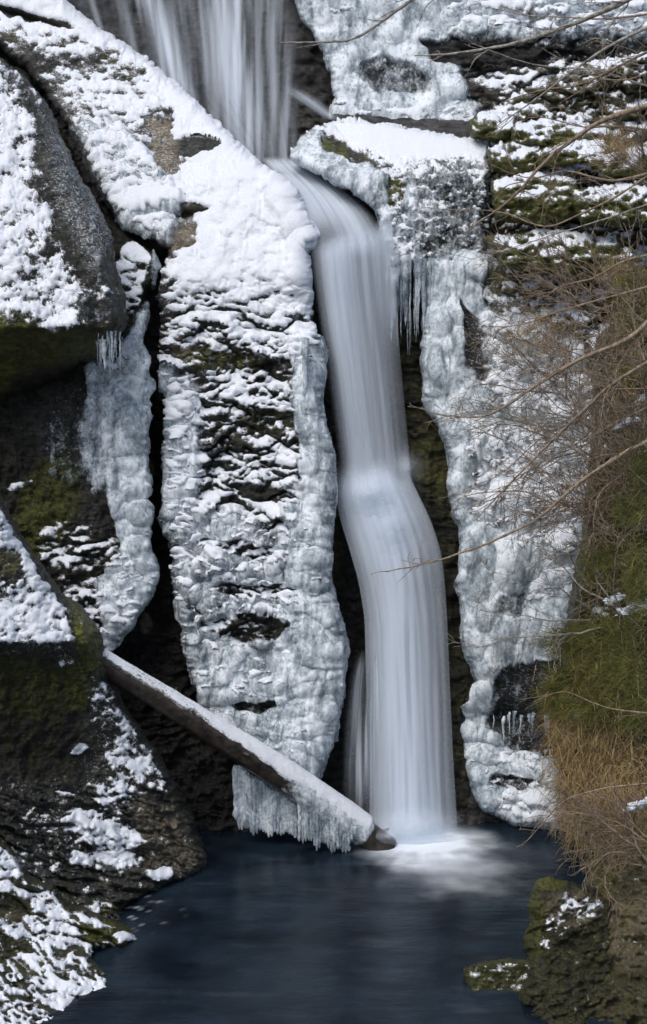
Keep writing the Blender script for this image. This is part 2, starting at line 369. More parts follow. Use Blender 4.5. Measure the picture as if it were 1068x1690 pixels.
mass('snowy_buttress', SLAB, lambda X, Y: curve((-90,24.9),(0,24.2),(120,23.5),(300,22.0),(460,21.0),(800,20.4),(1080,20.0),(1290,19.75))(Y)-.25*ss(260, 420, X)*ss(500, 300, Y),
     'tall snow covered rock buttress left of the main waterfall, fringed with ice', 'rock', edge=(16, .5), flute=.9, seed=20, relief=slab_relief, step=1.8,
     snow=(.40, [('p', [(-100,-90),(60,-90),(150,45),(300,155),(450,300),(490,350),(510,400),(505,600),(380,520),(290,500),(290,420),(350,330),(240,110),(100,30),(0,20)], 14, 1.15),
                 ('p', [(0,40),(60,60),(240,110),(260,160),(300,250),(240,330),(200,360),(120,230)], 20, .16),
                 ('p', [(235,120),(270,140),(290,190),(300,300),(240,280)], 12, .30), ('e', 190,170,60,35,35,.35), ('e', 60,50,60,18,15,.5), ('e', 100,70,60,22,20,.35),
                 ('p', [(240,190),(280,200),(300,290),(260,300)], 8, -.1), ('e', 325,240,40,10,-5,.05), ('e', 290,347,45,12,0,-.6), ('e', 45,30,60,8,16,-.5), ('e', 325,241,40,15,-5,-.4), ('e', 270,330,30,6,20,.2), ('e', 300,380,28,40,5,-.05), ('e', 235,330,70,25,0,.55),
                 ('e', 190,260,40,60,60,.25), ('p', [(330,420),(520,420),(510,560),(350,520)], 20, 1.0),
                 ('p', [(270,470),(510,500),(500,860),(300,860)], 24, .70), ('p', [(300,590),(500,600),(490,740),(320,700)], 18, .57), ('e', 300,640,20,60,0,.75), ('e', 430,560,60,40,0,.7), ('e', 470,770,40,30,20,.8),
                 ('e', 340,590,70,14,5,.10), ('e', 430,600,60,12,5,.10), ('e', 450,700,60,22,0,.10), ('e', 360,730,60,22,10,.15),
                 ('p', [(350,735),(480,770),(480,850),(380,840)], 14, .52), ('p', [(290,860),(480,860),(470,1060),(330,1060)], 20, .48), ('e', 440,815,45,12,5,-.1),
                 ('e', 430,1060,50,20,0,.1),
                 ('p', [(330,1060),(560,1040),(540,1290),(350,1230)], 24, .22), ('p', [(490,600),(560,600),(560,1290),(490,1290)], 12, .12)]),
     ice=(.40, [('p', [(440,290),(500,330),(540,400),(540,520),(480,480),(470,400),(440,330)], 14, .85), ('p', [(130,200),(200,200),(300,330),(280,400),(200,370)], 14, .8),
                ('p', [(482,560),(560,560),(560,800),(500,800)], 10, 1.0), ('p', [(470,800),(570,800),(580,1080),(540,1300),(440,1260),(430,1180),(460,1050)], 16, .95),
                ('p', [(270,600),(330,640),(330,840),(300,880),(270,880)], 12, .85), ('p', [(285,840),(380,840),(480,900),(470,1100),(560,1290),(350,1240),(300,1040)], 20, .74), ('e', 430,815,60,16,5,.1),
                ('e', 420,975,70,10,0,.25), ('e', 410,1035,60,18,0,.1), ('e', 400,905,70,10,5,.2), ('p', [(330,1090),(560,1080),(530,1290),(350,1230)], 20, .82), ('e', 420,1165,40,12,0,.4)]),
     tan=(0, [('p', [(240,190),(280,200),(305,290),(255,300)], 10, 1), ('e', 300,385,30,40,0,.9), ('e', 290,345,40,10,0,.6), ('e', 300,560,16,30,0,.9), ('e', 60,50,70,25,10,.4), ('e', 320,410,16,16,0,.6)]),
     moss=(.05, [('e', 355,595,70,22,5,.5), ('e', 430,690,60,50,0,.2), ('e', 220,130,60,40,30,.35)]),
     tone=(.20, [('p', [(-100,-90),(450,300),(500,450),(260,450),(-100,60)], 20, .5), ('e', 300,560,30,120,0,.45)]),
     frost=(.35, [('p', [(130,200),(260,150),(320,330),(280,400),(200,370)], 14, .8)]), snow_th=.055, ice_th=.09, snow_nz=1.5, snow_noise=.72, snow_sc=20, snow_an=.45)

# crack bed between buttress and left wall, running down to the pool
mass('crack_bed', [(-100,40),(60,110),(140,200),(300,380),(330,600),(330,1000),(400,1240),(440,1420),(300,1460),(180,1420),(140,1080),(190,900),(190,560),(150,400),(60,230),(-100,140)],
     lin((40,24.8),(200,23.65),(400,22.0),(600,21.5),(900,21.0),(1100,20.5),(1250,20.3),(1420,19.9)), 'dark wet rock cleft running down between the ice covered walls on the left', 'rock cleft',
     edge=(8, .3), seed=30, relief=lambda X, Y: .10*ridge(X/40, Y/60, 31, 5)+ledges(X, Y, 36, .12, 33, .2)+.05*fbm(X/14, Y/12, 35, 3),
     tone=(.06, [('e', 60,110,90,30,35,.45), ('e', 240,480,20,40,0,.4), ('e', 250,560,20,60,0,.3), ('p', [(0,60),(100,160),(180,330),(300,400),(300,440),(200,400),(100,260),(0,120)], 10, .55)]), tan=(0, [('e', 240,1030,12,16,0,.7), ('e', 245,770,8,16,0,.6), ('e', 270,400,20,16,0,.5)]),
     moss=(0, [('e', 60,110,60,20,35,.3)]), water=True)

# left wall with ice curtain ---------------------------------------------------
WALL = [(-100,60),(0,95),(40,122),(76,176),(113,240),(138,305),(178,362),(250,415),(256,440),(237,500),(231,560),(246,620),(240,700),(244,800),(243,900),(256,945),(236,990),(203,1040),
        (178,1072),(150,1110),(60,1130),(-100,1150)]
mass('icy_wall', WALL, lin((60,23.8),(240,22.8),(420,21.4),(600,20.7),(900,20.2),(1130,19.8)), 'dark mossy rock wall with a pale ice curtain down its right side', 'rock wall',
     edge=(10, .5), seed=40, relief=lambda X, Y: .10*ridge(X/70, Y/70, 41, 5)+.06*fbm(X/16, Y/20, 42, 4)+ss(840, 900, Y)*ledges(X, Y, 34, .12, 44, .25),
     ice=(-.2, [('p', [(90,190),(140,300),(250,410),(240,480),(190,600),(150,640),(145,720),(180,820),(190,900),(150,1100),(260,1000),(270,900),(250,600),(270,430),(140,270),(80,160)], 14, .92),
               ('p', [(140,600),(260,590),(250,1000),(180,1080),(150,960),(210,900),(190,800),(140,700)], 16, .9), ('e', 120,740,60,70,0,.47), ('e', 165,700,30,120,0,.7)]),
     snow=(-.3, [('p', [(60,880),(190,880),(260,950),(180,1080),(100,1000)], 20, .42), ('e', 110,900,50,40,0,.5), ('e', 220,440,30,40,0,.55), ('e', 200,600,30,50,0,.3), ('e', 210,480,30,40,30,.6),
                 ('e', 35,800,30,5,-10,.5), ('e', 180,1010,50,40,0,.5)]),
     moss=(.05, [('e', 80,830,50,80,20,.55), ('e', 60,880,40,40,0,.6)]), tone=(.05, [('e', 110,700,60,60,0,.25), ('e', 150,780,40,100,0,.2)]), frost=(.1, [('e', 130,720,60,90,0,.6), ('e', 160,850,50,60,0,.45)]),
     snow_th=.04, ice_th=.08, snow_sc=12, snow_an=.6)

# upper left boulder -----------------------------------------------------------
BOUL = [(-100,60),(0,98),(45,135),(80,180),(103,235),(130,290),(160,340),(184,392),(190,440),(206,495),(207,535),(180,585),(130,600),(70,640),(0,672),(-100,700)]
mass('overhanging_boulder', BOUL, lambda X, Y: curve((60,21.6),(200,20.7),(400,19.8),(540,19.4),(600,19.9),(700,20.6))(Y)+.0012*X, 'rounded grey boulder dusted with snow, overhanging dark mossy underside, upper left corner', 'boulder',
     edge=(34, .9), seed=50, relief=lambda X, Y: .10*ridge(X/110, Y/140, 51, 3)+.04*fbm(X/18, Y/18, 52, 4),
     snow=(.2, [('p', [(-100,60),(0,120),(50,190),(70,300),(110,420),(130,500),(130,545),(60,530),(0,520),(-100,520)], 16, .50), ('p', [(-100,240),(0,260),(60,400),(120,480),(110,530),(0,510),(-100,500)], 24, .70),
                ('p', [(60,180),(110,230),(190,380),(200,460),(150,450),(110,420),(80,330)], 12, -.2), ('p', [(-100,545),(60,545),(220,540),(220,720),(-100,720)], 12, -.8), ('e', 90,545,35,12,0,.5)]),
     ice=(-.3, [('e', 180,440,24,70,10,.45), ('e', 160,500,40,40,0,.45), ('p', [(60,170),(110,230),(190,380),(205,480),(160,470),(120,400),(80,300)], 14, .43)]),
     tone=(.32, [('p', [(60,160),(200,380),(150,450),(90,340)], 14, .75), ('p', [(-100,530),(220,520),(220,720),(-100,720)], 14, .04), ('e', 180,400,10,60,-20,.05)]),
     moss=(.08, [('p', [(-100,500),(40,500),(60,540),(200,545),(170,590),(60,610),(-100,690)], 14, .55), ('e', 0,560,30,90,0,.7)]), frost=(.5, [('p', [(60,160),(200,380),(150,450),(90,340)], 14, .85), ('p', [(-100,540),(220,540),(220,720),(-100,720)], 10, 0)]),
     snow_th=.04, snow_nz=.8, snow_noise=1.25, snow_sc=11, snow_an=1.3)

# lower left rock ---------------------------------------------------------------
CR = [(-100,740),(0,820),(30,878),(65,928),(100,980),(132,1000),(160,1038),(174,1085),(187,1130),(217,1188),(258,1240),(288,1292),(312,1340),(337,1398),(349,1437),(300,1460),(235,1485),(205,1500),
      (215,1560),(200,1700),(180,1800),(-100,1800)]
def c_depth(X, Y):
    return curve((740,18.6),(1000,18.3),(1060,18.1),(1090,18.35),(1250,18.35),(1300,18.2),(1430,17.9),(1500,17.3),(1600,16.6),(1800,15.2))(Y)+.0035*np.maximum(X-60, -100)
mass('snow_patched_rock', CR, c_depth, 'big dark rock patched with snow and green moss under the log at lower left', 'rock', edge=(26, .9), water=True, seed=60, step=1.8,
     relief=lambda X, Y: .07*ridge(X/60, Y/80, 61, 5)+ss(1270, 1330, Y)*ledges(X, Y, 40, .20, 62, -.35)+.035*fbm(X/13, Y/13, 63, 4)
        + .10*ss(-30, 30, (X-130)-.25*(Y-1060))*0,
     snow=(.1, [('p', [(-100,760),(0,830),(60,940),(110,1000),(130,1090),(110,1110),(60,1080),(0,1060),(-100,1060)], 12, .74), ('e', 15,930,24,30,0,.15), ('p', [(-100,1085),(140,1100),(140,1190),(120,1280),(-100,1270)], 14, -.9),
                ('p', [(95,980),(180,1080),(170,1110),(135,1080)], 8, .0),
                ('p', [(145,1110),(190,1130),(270,1250),(280,1310),(200,1300),(150,1200)], 10, .55), ('e', 100,1380,60,26,-25,.3), ('e', 170,1370,60,30,10,.72), ('e', 170,1420,60,20,0,.75), ('e', 190,1320,30,40,0,.6),
                ('p', [(210,1330),(300,1340),(350,1440),(250,1440)], 10, .0), ('e', 268,1443,20,11,0,1.3), ('e', 60,1440,40,30,0,.2), ('e', 110,1310,20,3,5,.9), ('e', 130,1235,16,7,-30,.9)]),
     moss=(.08, [('p', [(115,990),(165,1040),(175,1100),(140,1110),(120,1060)], 8, 1.0), ('e', 120,1130,30,50,0,.6), ('p', [(-100,1080),(120,1090),(110,1190),(-100,1170)], 12, .35), ('e', 15,920,20,30,0,.6), ('e', 5,1035,8,8,0,1.0), ('e', 180,1500,60,10,0,.4)]),
     tan=(0, [('e', 15,925,20,24,0,.6), ('p', [(215,1320),(290,1340),(340,1440),(240,1430)], 14, .45)]),
     tone=(.24, [('p', [(-100,1080),(140,1095),(130,1280),(-100,1290)], 14, .03), ('p', [(205,1310),(300,1340),(350,1440),(240,1440)], 10, .42), ('e', 60,1400,60,40,0,.3)]), frost=(.6, [('p', [(-100,1085),(140,1100),(130,1280),(-100,1270)], 14, .0)]),
     snow_th=.045, snow_nz=1.0, snow_noise=1.15, snow_sc=11, snow_an=1.1)
FR = [(-100,1340),(0,1385),(30,1415),(50,1450),(85,1462),(112,1492),(160,1508),(212,1530),(232,1552),(220,1562),(160,1566),(150,1580),(185,1610),(215,1660),(240,1760),(-100,1800)]
mass('shore_rock', FR, lambda X, Y: curve((1340,17.3),(1500,16.8),(1560,16.5),(1620,15.9),(1800,14.6))(Y)+.0028*np.maximum(X, -40), 'low snow streaked shore rock with mossy tip at the bottom left corner', 'rock', edge=(16, .5), water=True, seed=70, step=1.8,
     relief=lambda X, Y: ledges(X, Y, 40, .12, 71, -.45, 14)+.05*ridge(X/40, Y/40, 72, 4),
     snow=(.58, [('e', 20,1500,30,20,0,.0), ('e', 190,1545,50,12,0,.15), ('e', 215,1549,24,6,0,.9), ('e', 20,1560,40,10,10,.1), ('e', 30,1425,30,14,0,.8)]),
     moss=(.25, [('e', 170,1540,60,20,10,.7), ('e', 40,1590,60,20,0,.5)]), tone=.15, tan=(0, [('e', 60,1520,60,30,0,.3)]), snow_th=.035, snow_sc=10, snow_nz=1.1, snow_noise=1.0, snow_an=.7)

mass('ice_shelf', [(552,190),(600,192),(780,203),(800,215),(800,244),(640,222),(552,208)], lambda X, Y: curve((190,23.25),(244,22.75))(Y)+0*X, 'thin grey frozen shelf of water behind the snow topped square block', 'ice shelf',
     edge=(3, .1), rough=(2, 20), seed=79, tone=.5, frost=.0, relief=lambda X, Y: .01*fbm(X/30, Y/6, 3, 3))
# snow topped block right of the chute ------------------------------------------
BLK = [(486,262),(500,240),(530,212),(560,202),(640,208),(775,234),(803,238),(806,330),(795,430),(720,440),(645,432),(640,400),(628,345),(600,318),(560,300),(525,278)]
mass('snowy_block', BLK, lambda X, Y: curve((200,22.6),(262,21.9),(290,21.6),(440,21.25))(Y)+.0016*np.maximum(600-X, 0), 'square rock block with flat snow top, mossy corner and ice fringe beside the chute', 'rock', edge=(12, .55), seed=80, step=1.8,
     relief=lambda X, Y: ss(240, 290, Y)*(.05*ridge(X/50, Y/50, 81, 4)+.03*fbm(X/12, Y/12, 82, 4)),
     snow=(.42, [('p', [(560,204),(800,236),(800,262),(640,262),(600,240),(540,225)], 8, 1.3), ('p', [(640,262),(800,262),(800,440),(645,440)], 8, .44), ('p', [(480,230),(550,225),(610,262),(645,300),(640,440),(600,330),(500,270)], 6, -.1)]),
     puff=.4, ice=(.55, [('p', [(540,204),(660,204),(810,236),(810,264),(640,266)], 6, -.2), ('p', [(484,220),(545,222),(600,262),(635,300),(640,350),(560,300),(486,270)], 8, .80), ('p', [(615,300),(700,300),(690,440),(640,440)], 12, .7), ('e', 572,250,44,18,22,.28), ('e', 640,268,30,14,30,.1), ('e', 652,305,13,40,0,.2)]),
     moss=(.1, [('p', [(565,222),(600,232),(668,262),(665,290),(610,262)], 6, 1.1), ('e', 652,300,14,45,0,1.0), ('e', 545,250,30,16,20,.7)]), tan=(0, [('e', 600,240,50,20,20,.2)]),
     tone=.2, frost=.5, snow_th=.03, snow_nz=.6, snow_noise=1.2, snow_sc=8, snow_an=.7)
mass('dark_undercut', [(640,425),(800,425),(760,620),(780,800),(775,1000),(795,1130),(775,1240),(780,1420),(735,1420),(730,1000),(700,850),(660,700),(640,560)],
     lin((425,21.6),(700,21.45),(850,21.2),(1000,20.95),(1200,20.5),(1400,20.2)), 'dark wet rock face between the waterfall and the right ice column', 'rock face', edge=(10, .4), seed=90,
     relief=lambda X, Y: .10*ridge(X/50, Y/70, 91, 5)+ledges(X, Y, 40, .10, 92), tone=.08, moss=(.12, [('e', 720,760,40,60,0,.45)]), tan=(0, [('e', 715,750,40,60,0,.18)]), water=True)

# right ice column ----------------------------------------------------------------
RI = [(700,432),(760,420),(850,440),(960,520),(1000,700),(975,900),(950,1000),(925,1120),(915,1200),(925,1290),(940,1345),(925,1362),(850,1350),(800,1325),(775,1262),(766,1200),(768,1150),(795,1118),
      (776,1060),(772,1000),(760,950),(770,880),(750,800),(752,740),(715,670),(705,600),(712,500)]
def ri_relief(X, Y):
    return .11*fbm(X/70, Y/90, 101, 3)+.05*ridge(X/36, Y/50, 102, 4)+ss(1130, 1180, Y)*ledges(X, Y, 62, .22, 103, -.15, 14)-.12*ss(1150, 1180, Y)*ss(1290, 1240, Y)*ss(800, 840, X)
mass('ice_buttress', RI, lin((420,21.3),(640,20.9),(900,20.45),(1100,20.35),(1180,20.5),(1360,19.95)), 'bulging pale ice formation on rock right of the waterfall, white foot above the pool', 'ice formation', edge=(16, .6), seed=100, step=1.8, relief=ri_relief,
     ice=(.9, [('p', [(820,1100),(930,1080),(930,1260),(850,1240),(800,1200)], 16, .42), ('e', 845,1000,30,20,-30,.62), ('e', 850,1290,40,12,0,.4), ('p', [(760,500),(800,560),(800,640),(770,600)], 6, .3), ('e', 860,470,60,50,0,.1)]),
     snow=(.22, [('p', [(790,480),(960,520),(1000,720),(940,900),(860,850),(800,720),(790,600)], 24, .60), ('p', [(780,740),(960,880),(930,930),(850,900),(770,820)], 20, .62), ('e', 905,960,40,24,-30,.8), ('e', 820,830,40,40,0,.7), ('e', 880,1330,60,20,8,.9),
                 ('e', 840,1255,60,10,0,.6), ('p', [(700,430),(790,440),(790,720),(720,680)], 10, -.1), ('p', [(760,1000),(930,1000),(930,1230),(770,1230)], 14, -.2), ('e', 800,1090,24,30,0,.3)]),
     tan=(0, [('e', 850,480,60,50,0,.7)]), moss=(0, [('e', 840,460,50,30,0,.6), ('e', 920,460,60,60,0,.4)]), tone=.3, frost=.7, snow_th=.04, ice_th=.10, snow_sc=11, snow_nz=.8, snow_noise=1.0, puff=.6)

# right stepped ledges -------------------------------------------------------------
mass('ledge_bank', [(800,195),(860,150),(960,110),(1240,60),(1240,760),(1000,700),(960,560),(880,530),(840,490),(795,470),(798,430),(808,330),(803,240)],
     lin((60,23.2),(200,22.7),(400,21.6),(600,20.6),(760,20.0)), 'stepped brown rock bank with snowy ledges and moss at the upper right', 'rock bank', edge=(14, .5), seed=110,
     relief=lambda X, Y: ledges(X, Y, 74, .40, 111, .22, 34)+.10*ridge(X/60, Y/40, 112, 5)+.05*fbm(X/16, Y/14, 113, 3),
     snow=(.22, [('e', 960,440,110,26,0,.5), ('e', 870,330,60,20,0,.15), ('e', 1000,280,80,16,0,.6), ('e', 880,300,40,16,0,.7)]), moss=(.35, [('e', 860,340,60,30,0,.9), ('e', 1000,330,80,30,0,.7), ('e', 880,560,60,60,0,.4)]),
     tone=.22, tan=(.35, [('e', 850,480,60,60,0,.7)]), snow_th=.04, snow_nz=1.5, snow_noise=1.15, snow_sc=12, frost=.3, snow_an=.8)
slabs = [([(776,198),(800,184),(846,196),(852,222),(840,238),(780,226)], 22.3, 'small mossy rock with thin snow at the end of the flat ledge above the square block'),
         ([(846,212),(900,196),(960,206),(1004,224),(996,240),(930,246),(850,240)], 21.9, 'flat snow capped slab behind the grass tuft at upper right'),
         ([(806,246),(850,232),(892,244),(900,276),(860,292),(812,282)], 21.6, 'mossy snow flecked rock beside the top right corner of the square block'),
         ([(880,252),(950,232),(1000,232),(1004,254),(960,270),(890,276)], 21.4, 'long mossy slab with a snow line on top, under the flat capped slab'),
         ([(960,262),(1040,244),(1120,252),(1120,300),(1000,292)], 21.2, 'snow topped slab reaching the right edge below the grass tuft'),
         ([(812,300),(880,282),(950,298),(960,350),(900,374),(820,360)], 21.1, 'dark green mossy boulder right of the square block face'),
         ([(940,318),(1020,300),(1120,320),(1120,372),(960,372)], 20.8, 'mossy ledge rock with brown grass at the right edge'),
         ([(800,392),(900,376),(1010,392),(1060,430),(960,462),(830,440)], 20.8, 'wide snow covered rock shelf above the ochre stained rock')]
for i, (pl, dd, lb) in enumerate(slabs):
    ym = min(p[1] for p in pl); yM = max(p[1] for p in pl)
    mass('rock_slab', pl, lambda X, Y, ym=ym, yM=yM, dd=dd: dd-.30+.9*np.clip((ym+.75*(yM-ym)-Y)/(yM-ym), 0, 1)**2+.10*fbm(X/22, Y/16, 7, 3), lb, 'rock', edge=(10, .5), seed=120+i*3, group='snowy rocks on the upper right bank', rough=(5, 16),
         relief=lambda X, Y, i=i: .05*ridge(X/30, Y/24, 130+i, 4),
         snow=.06, moss=.75, tone=.12, tan=.2, snow_th=.03, snow_noise=1.0, snow_nz=1.9, snow_sc=9)

# right bank (grass and earth) --------------------------------------------------------
RB = [(985,560),(1030,520),(1240,480),(1240,1950),(900,1950),(950,1560),(972,1440),(965,1400),(945,1375),(935,1290),(915,1200),(930,1100),(940,1000),(960,900),(975,760)]
mass('earth_bank', RB, lambda X, Y: curve((480,19.6),(900,18.9),(1200,18.6),(1400,18.0),(1500,17.1),(1800,15.0),(1950,13.5))(Y)-.003*(X-950), 'steep brown earth bank overgrown with grass at the right edge', 'bank', edge=(22, .8), seed=160, water=True,
     relief=lambda X, Y: .22*ridge(X/80, Y/70, 161, 5)+.09*fbm(X/18, Y/14, 162, 4), snow=(.0, [('e', 1010,1170,24,14,-30,.6), ('e', 1050,1330,30,12,0,.5), ('e', 1040,1000,30,14,0,.7), ('e', 1055,700,40,60,0,.42), ('e', 990,1010,16,10,0,.6), ('e', 960,1185,14,8,0,.6), ('e', 1040,1340,40,14,0,.5)]),
     tan=(.2, [('e', 1040,1500,70,90,0,.7), ('e', 1010,1320,80,80,0,.5)]), moss=(.3, [('e', 1000,1450,20,50,0,.9), ('e', 1000,900,60,200,0,.6)]), tone=.1, snow_th=.03)
mass('mossy_boulder', [(880,1466),(892,1452),(910,1447),(925,1456),(940,1458),(985,1466),(1010,1490),(1040,1600),(1060,1700),(800,1900),(862,1610),(874,1580),(864,1550),(880,1520),(872,1495)],
     lambda X, Y: curve((1440,17.1),(1480,16.7),(1550,16.4),(1700,15.5),(1900,13))(Y)+.002*np.abs(X-930), 'dark mossy boulder with pale snow flecks in the pool at the lower right', 'boulder', edge=(24, .6), seed=170, water=False, step=1.8,
     relief=lambda X, Y: .14*ridge(X/70, Y/60, 171, 5)+ledges(X, Y, 46, .12, 172, .5)+.04*fbm(X/12, Y/12, 173, 4), snow=(-.1, [('p', [(930,1462),(990,1472),(990,1510),(930,1540),(890,1545)], 8, .38), ('e', 900,1560,16,10,0,.3)]),
     moss=(.22, [('e', 905,1460,30,12,0,1.1), ('e', 880,1520,20,60,0,.6)]), tone=.06, tan=(.05, [('e', 950,1500,50,30,0,.5)]), snow_th=.02, snow_sc=9)
mass('shore_stone', [(768,1600),(800,1588),(850,1583),(880,1590),(900,1700),(790,1700)], lambda X, Y: 16.35-.003*(Y-1583), 'flat snow flecked stone at the pool edge beside the mossy boulder', 'rock', edge=(10, .3), seed=180,
     relief=lambda X, Y: .06*ridge(X/30, Y/30, 181, 4), snow=.16, moss=.5, tone=.1, snow_th=.015, snow_sc=7)

# ---------------------------------------------------------------- water
def sheet(name, rows, dens, parent, du=1.6, s=1, bulge=.10, layers=1, gap=.06, sk=21):
    rows = np.array(rows, float); ys = np.arange(rows[0,0], rows[-1,0]+.1, 4.0)
    L = np.interp(ys, rows[:,0], rows[:,1]); Rr = np.interp(ys, rows[:,0], rows[:,2]); Dd = np.interp(ys, rows[:,0], rows[:,3])
    k = np.hanning(sk+2)[1:-1]; k = k/k.sum()
    def sm(a): return np.convolve(np.pad(a, sk//2, 'edge'), k, 'valid')
    L, Rr, Dd = sm(L), sm(Rr), sm(Dd)
    n = int((Rr-L).max()/du); u = np.linspace(0, 1, n)
    U, Yg = np.meshgrid(u, ys); X = L[:,None]+(Rr-L)[:,None]*U
    for q in range(layers):
        Dg = Dd[:,None]-bulge*np.sin(np.pi*U)+q*gap+.03*noise(U*14, Yg/220, s+q*7)
        a = np.clip(dens(U, Yg, X, s+q*13), 0, 1)
        gridmesh(name, P(X, Yg, Dg), np.ones(U.shape, bool), WATER, parent, dict(dens=a))
def streak(U, Y, s, f=26, ys=420.):
    return .5+.5*fbm(U*f*.55+.15*noise(U*3, Y/260, s+40), Y/ys, s, 3, .42)
up = empty('upper_waterfall', V(420, 268, 23.4), 'thin silky veil of water over the dark cliff at the top', 'waterfall')
def dv(U, Y, X, s):
    c = .50*np.exp(-((X-395-.12*(Y-120))/36)**2)+.55*np.exp(-((X-268-.33*(Y-60))/20)**2)+.12*np.exp(-((X-330)/40)**2)+.05+.10*np.exp(-((X-200-.3*Y)/9)**2)+.10*np.exp(-((X-150-.4*Y)/6)**2)+.22*np.exp(-((X-448-.1*Y)/16)**2)
    st = streak((X-.16*(Y-100)*np.clip((420-X)/200, -.3, 1.2))/300, Y, s, 34, 260)
    return 1.1*c*(.12+1.35*ss(.30, .78, st))*ss(0, .1, U)*ss(1, .86, U)*ss(282, 262, Y)
sheet('veil', [(-60,60,520,24.3),(60,120,520,23.9),(130,200,510,23.6),(200,300,500,23.4),(280,380,500,23.2)], dv, up, s=3, layers=2)
def dside(U, Y, X, s): return .62*np.sin(np.pi*U)**1.5*ss(140, 165, Y)*ss(200, 188, Y)*(.5+.6*streak(U, Y, s, 6))
sheet('side_stream', [(134,448,484,23.1),(156,470,520,23.0),(178,505,546,22.95),(200,540,566,22.9)], dside, up, s=8, bulge=.1, sk=5)
mf = empty('main_waterfall', V(680, 1375, 20.0), 'tall white silky waterfall dropping in two steps between the ice walls into the pool', 'waterfall')
def dc(U, Y, X, s):
    st = streak(U, Y, s, 7, 160)
    return (.72+.30*(st-.5))*ss(0, .22, U)*ss(1, .66, U)*ss(258, 272, Y)*(1-.72*np.exp(-((U-.28)/.36)**2-((Y-(394-20*U))/32)**2))*(1-.5*ss(.35, .0, U)*ss(290, 330, Y))*ss(430, 395, Y)
sheet('chute', [(256,418,490,23.2),(275,436,516,22.6),(300,462,556,22.1),(332,474,600,21.75),(365,486,628,21.5),(395,498,640,21.3),(425,506,648,21.25)], dc, mf, s=11, layers=2, gap=.05)
def d1(U, Y, X, s):
    st = streak(U, Y, s, 11, 900)
    body = ss(0, .22, U)*(1-ss(.5, 1.0, U)*.88*ss(430, 600, Y)*(1-.5*ss(720, 780, Y))-ss(.8, 1.0, U)*.3*ss(520, 430, Y))
    return body*(.40+.55*(st-.5)+.16*np.exp(-((U-.33)/.22)**2))*ss(388, 425, Y+9*noise(U*7, 0*U, 4)+48*U**1.3-8)*(.86+.14*ss(420, 520, Y))
sheet('upper_drop', [(355,506,644,21.12),(392,508,650,21.05),(450,514,652,20.98),(560,530,658,20.95),(650,543,666,20.92),(730,554,674,20.9),(812,562,680,20.85)], d1, mf, s=17, layers=3, gap=.07)
def d2(U, Y, X, s):
    st = streak(U, Y, s, 10, 700)
    w1 = .20+.16*ss(760, 900, Y); e = np.exp(-np.abs((U-.46+.05*ss(900, 780, Y))/(w1*1.15))**2.0)
    e2 = np.exp(-np.abs((U-.50)/(.36-.03*np.sin(Y/70)))**2.0)
    top = ss(750, 812, Y+16*noise(U*4, 0*U, 9)-6)
    return (e*(1-ss(930, 830, Y))+e2*ss(930, 830, Y))*(.50+.16*ss(900, 1100, Y)+.45*(st-.5)+.46*ss(980, 830, Y)+.22*np.exp(-((U-.4)/.22)**2))*top
sheet('lower_drop', [(735,560,664,20.78),(775,556,672,20.75),(815,552,690,20.65),(860,562,712,20.52),(910,578,728,20.42),(960,592,734,20.35),(1020,602,738,20.28),(1120,604,742,20.2),(1250,610,748,20.05),(1385,610,756,19.92)], d2, mf, s=23, layers=3, gap=.06, bulge=.16, sk=15)
def d3(U, Y, X, s): return .62*ss(0, .5, U)*ss(.0, .2, U)*ss(1, .9, U)*(.15+1.4*ss(.35, .75, streak(U, Y, s, 8, 400)))*ss(1070, 1110, Y)*ss(1385, 1250, Y)
sheet('side_veil', [(1060,592,625,20.25),(1120,572,630,20.2),(1200,562,632,20.1),(1290,560,634,20.05),(1390,560,636,19.95)], d3, mf, s=31)
# soft spray where the drops land
def spray(name, cx, cy, D, rx, ry, amp, parent, s):
    X, Y = np.meshgrid(np.linspace(-1.1, 1.1, 60), np.linspace(-1.1, 1.1, 60))
    r = np.hypot(X, Y)
    for q in range(4):
        k = 1-.16*q
        a = amp*np.clip(1-r, 0, 1)**1.4*(.8+.4*fbm(X*3+q, Y*2, s+q, 3))
        Pg = P(cx+X*rx*k, cy+Y*ry*k, D-.35*np.clip(1-r*r, 0, 1)*k+.05*q)
        gridmesh(name, Pg, r < 1.05, WATER, parent, dict(dens=np.clip(a, 0, 1)))
spray('spray', 630, 830, 20.68, 80, 60, .34, mf, 3)
spray('spray', 682, 1376, 19.85, 110, 56, .75, mf, 8)
spray('spray', 640, 1382, 19.7, 60, 24, .4, mf, 12)
spray('spray', 672, 775, 20.75, 44, 40, .16, mf, 5)
spray('spray', 612, 815, 20.55, 66, 50, .42, mf, 6)
spray('spray', 650, 870, 20.45, 60, 70, .3, mf, 9)

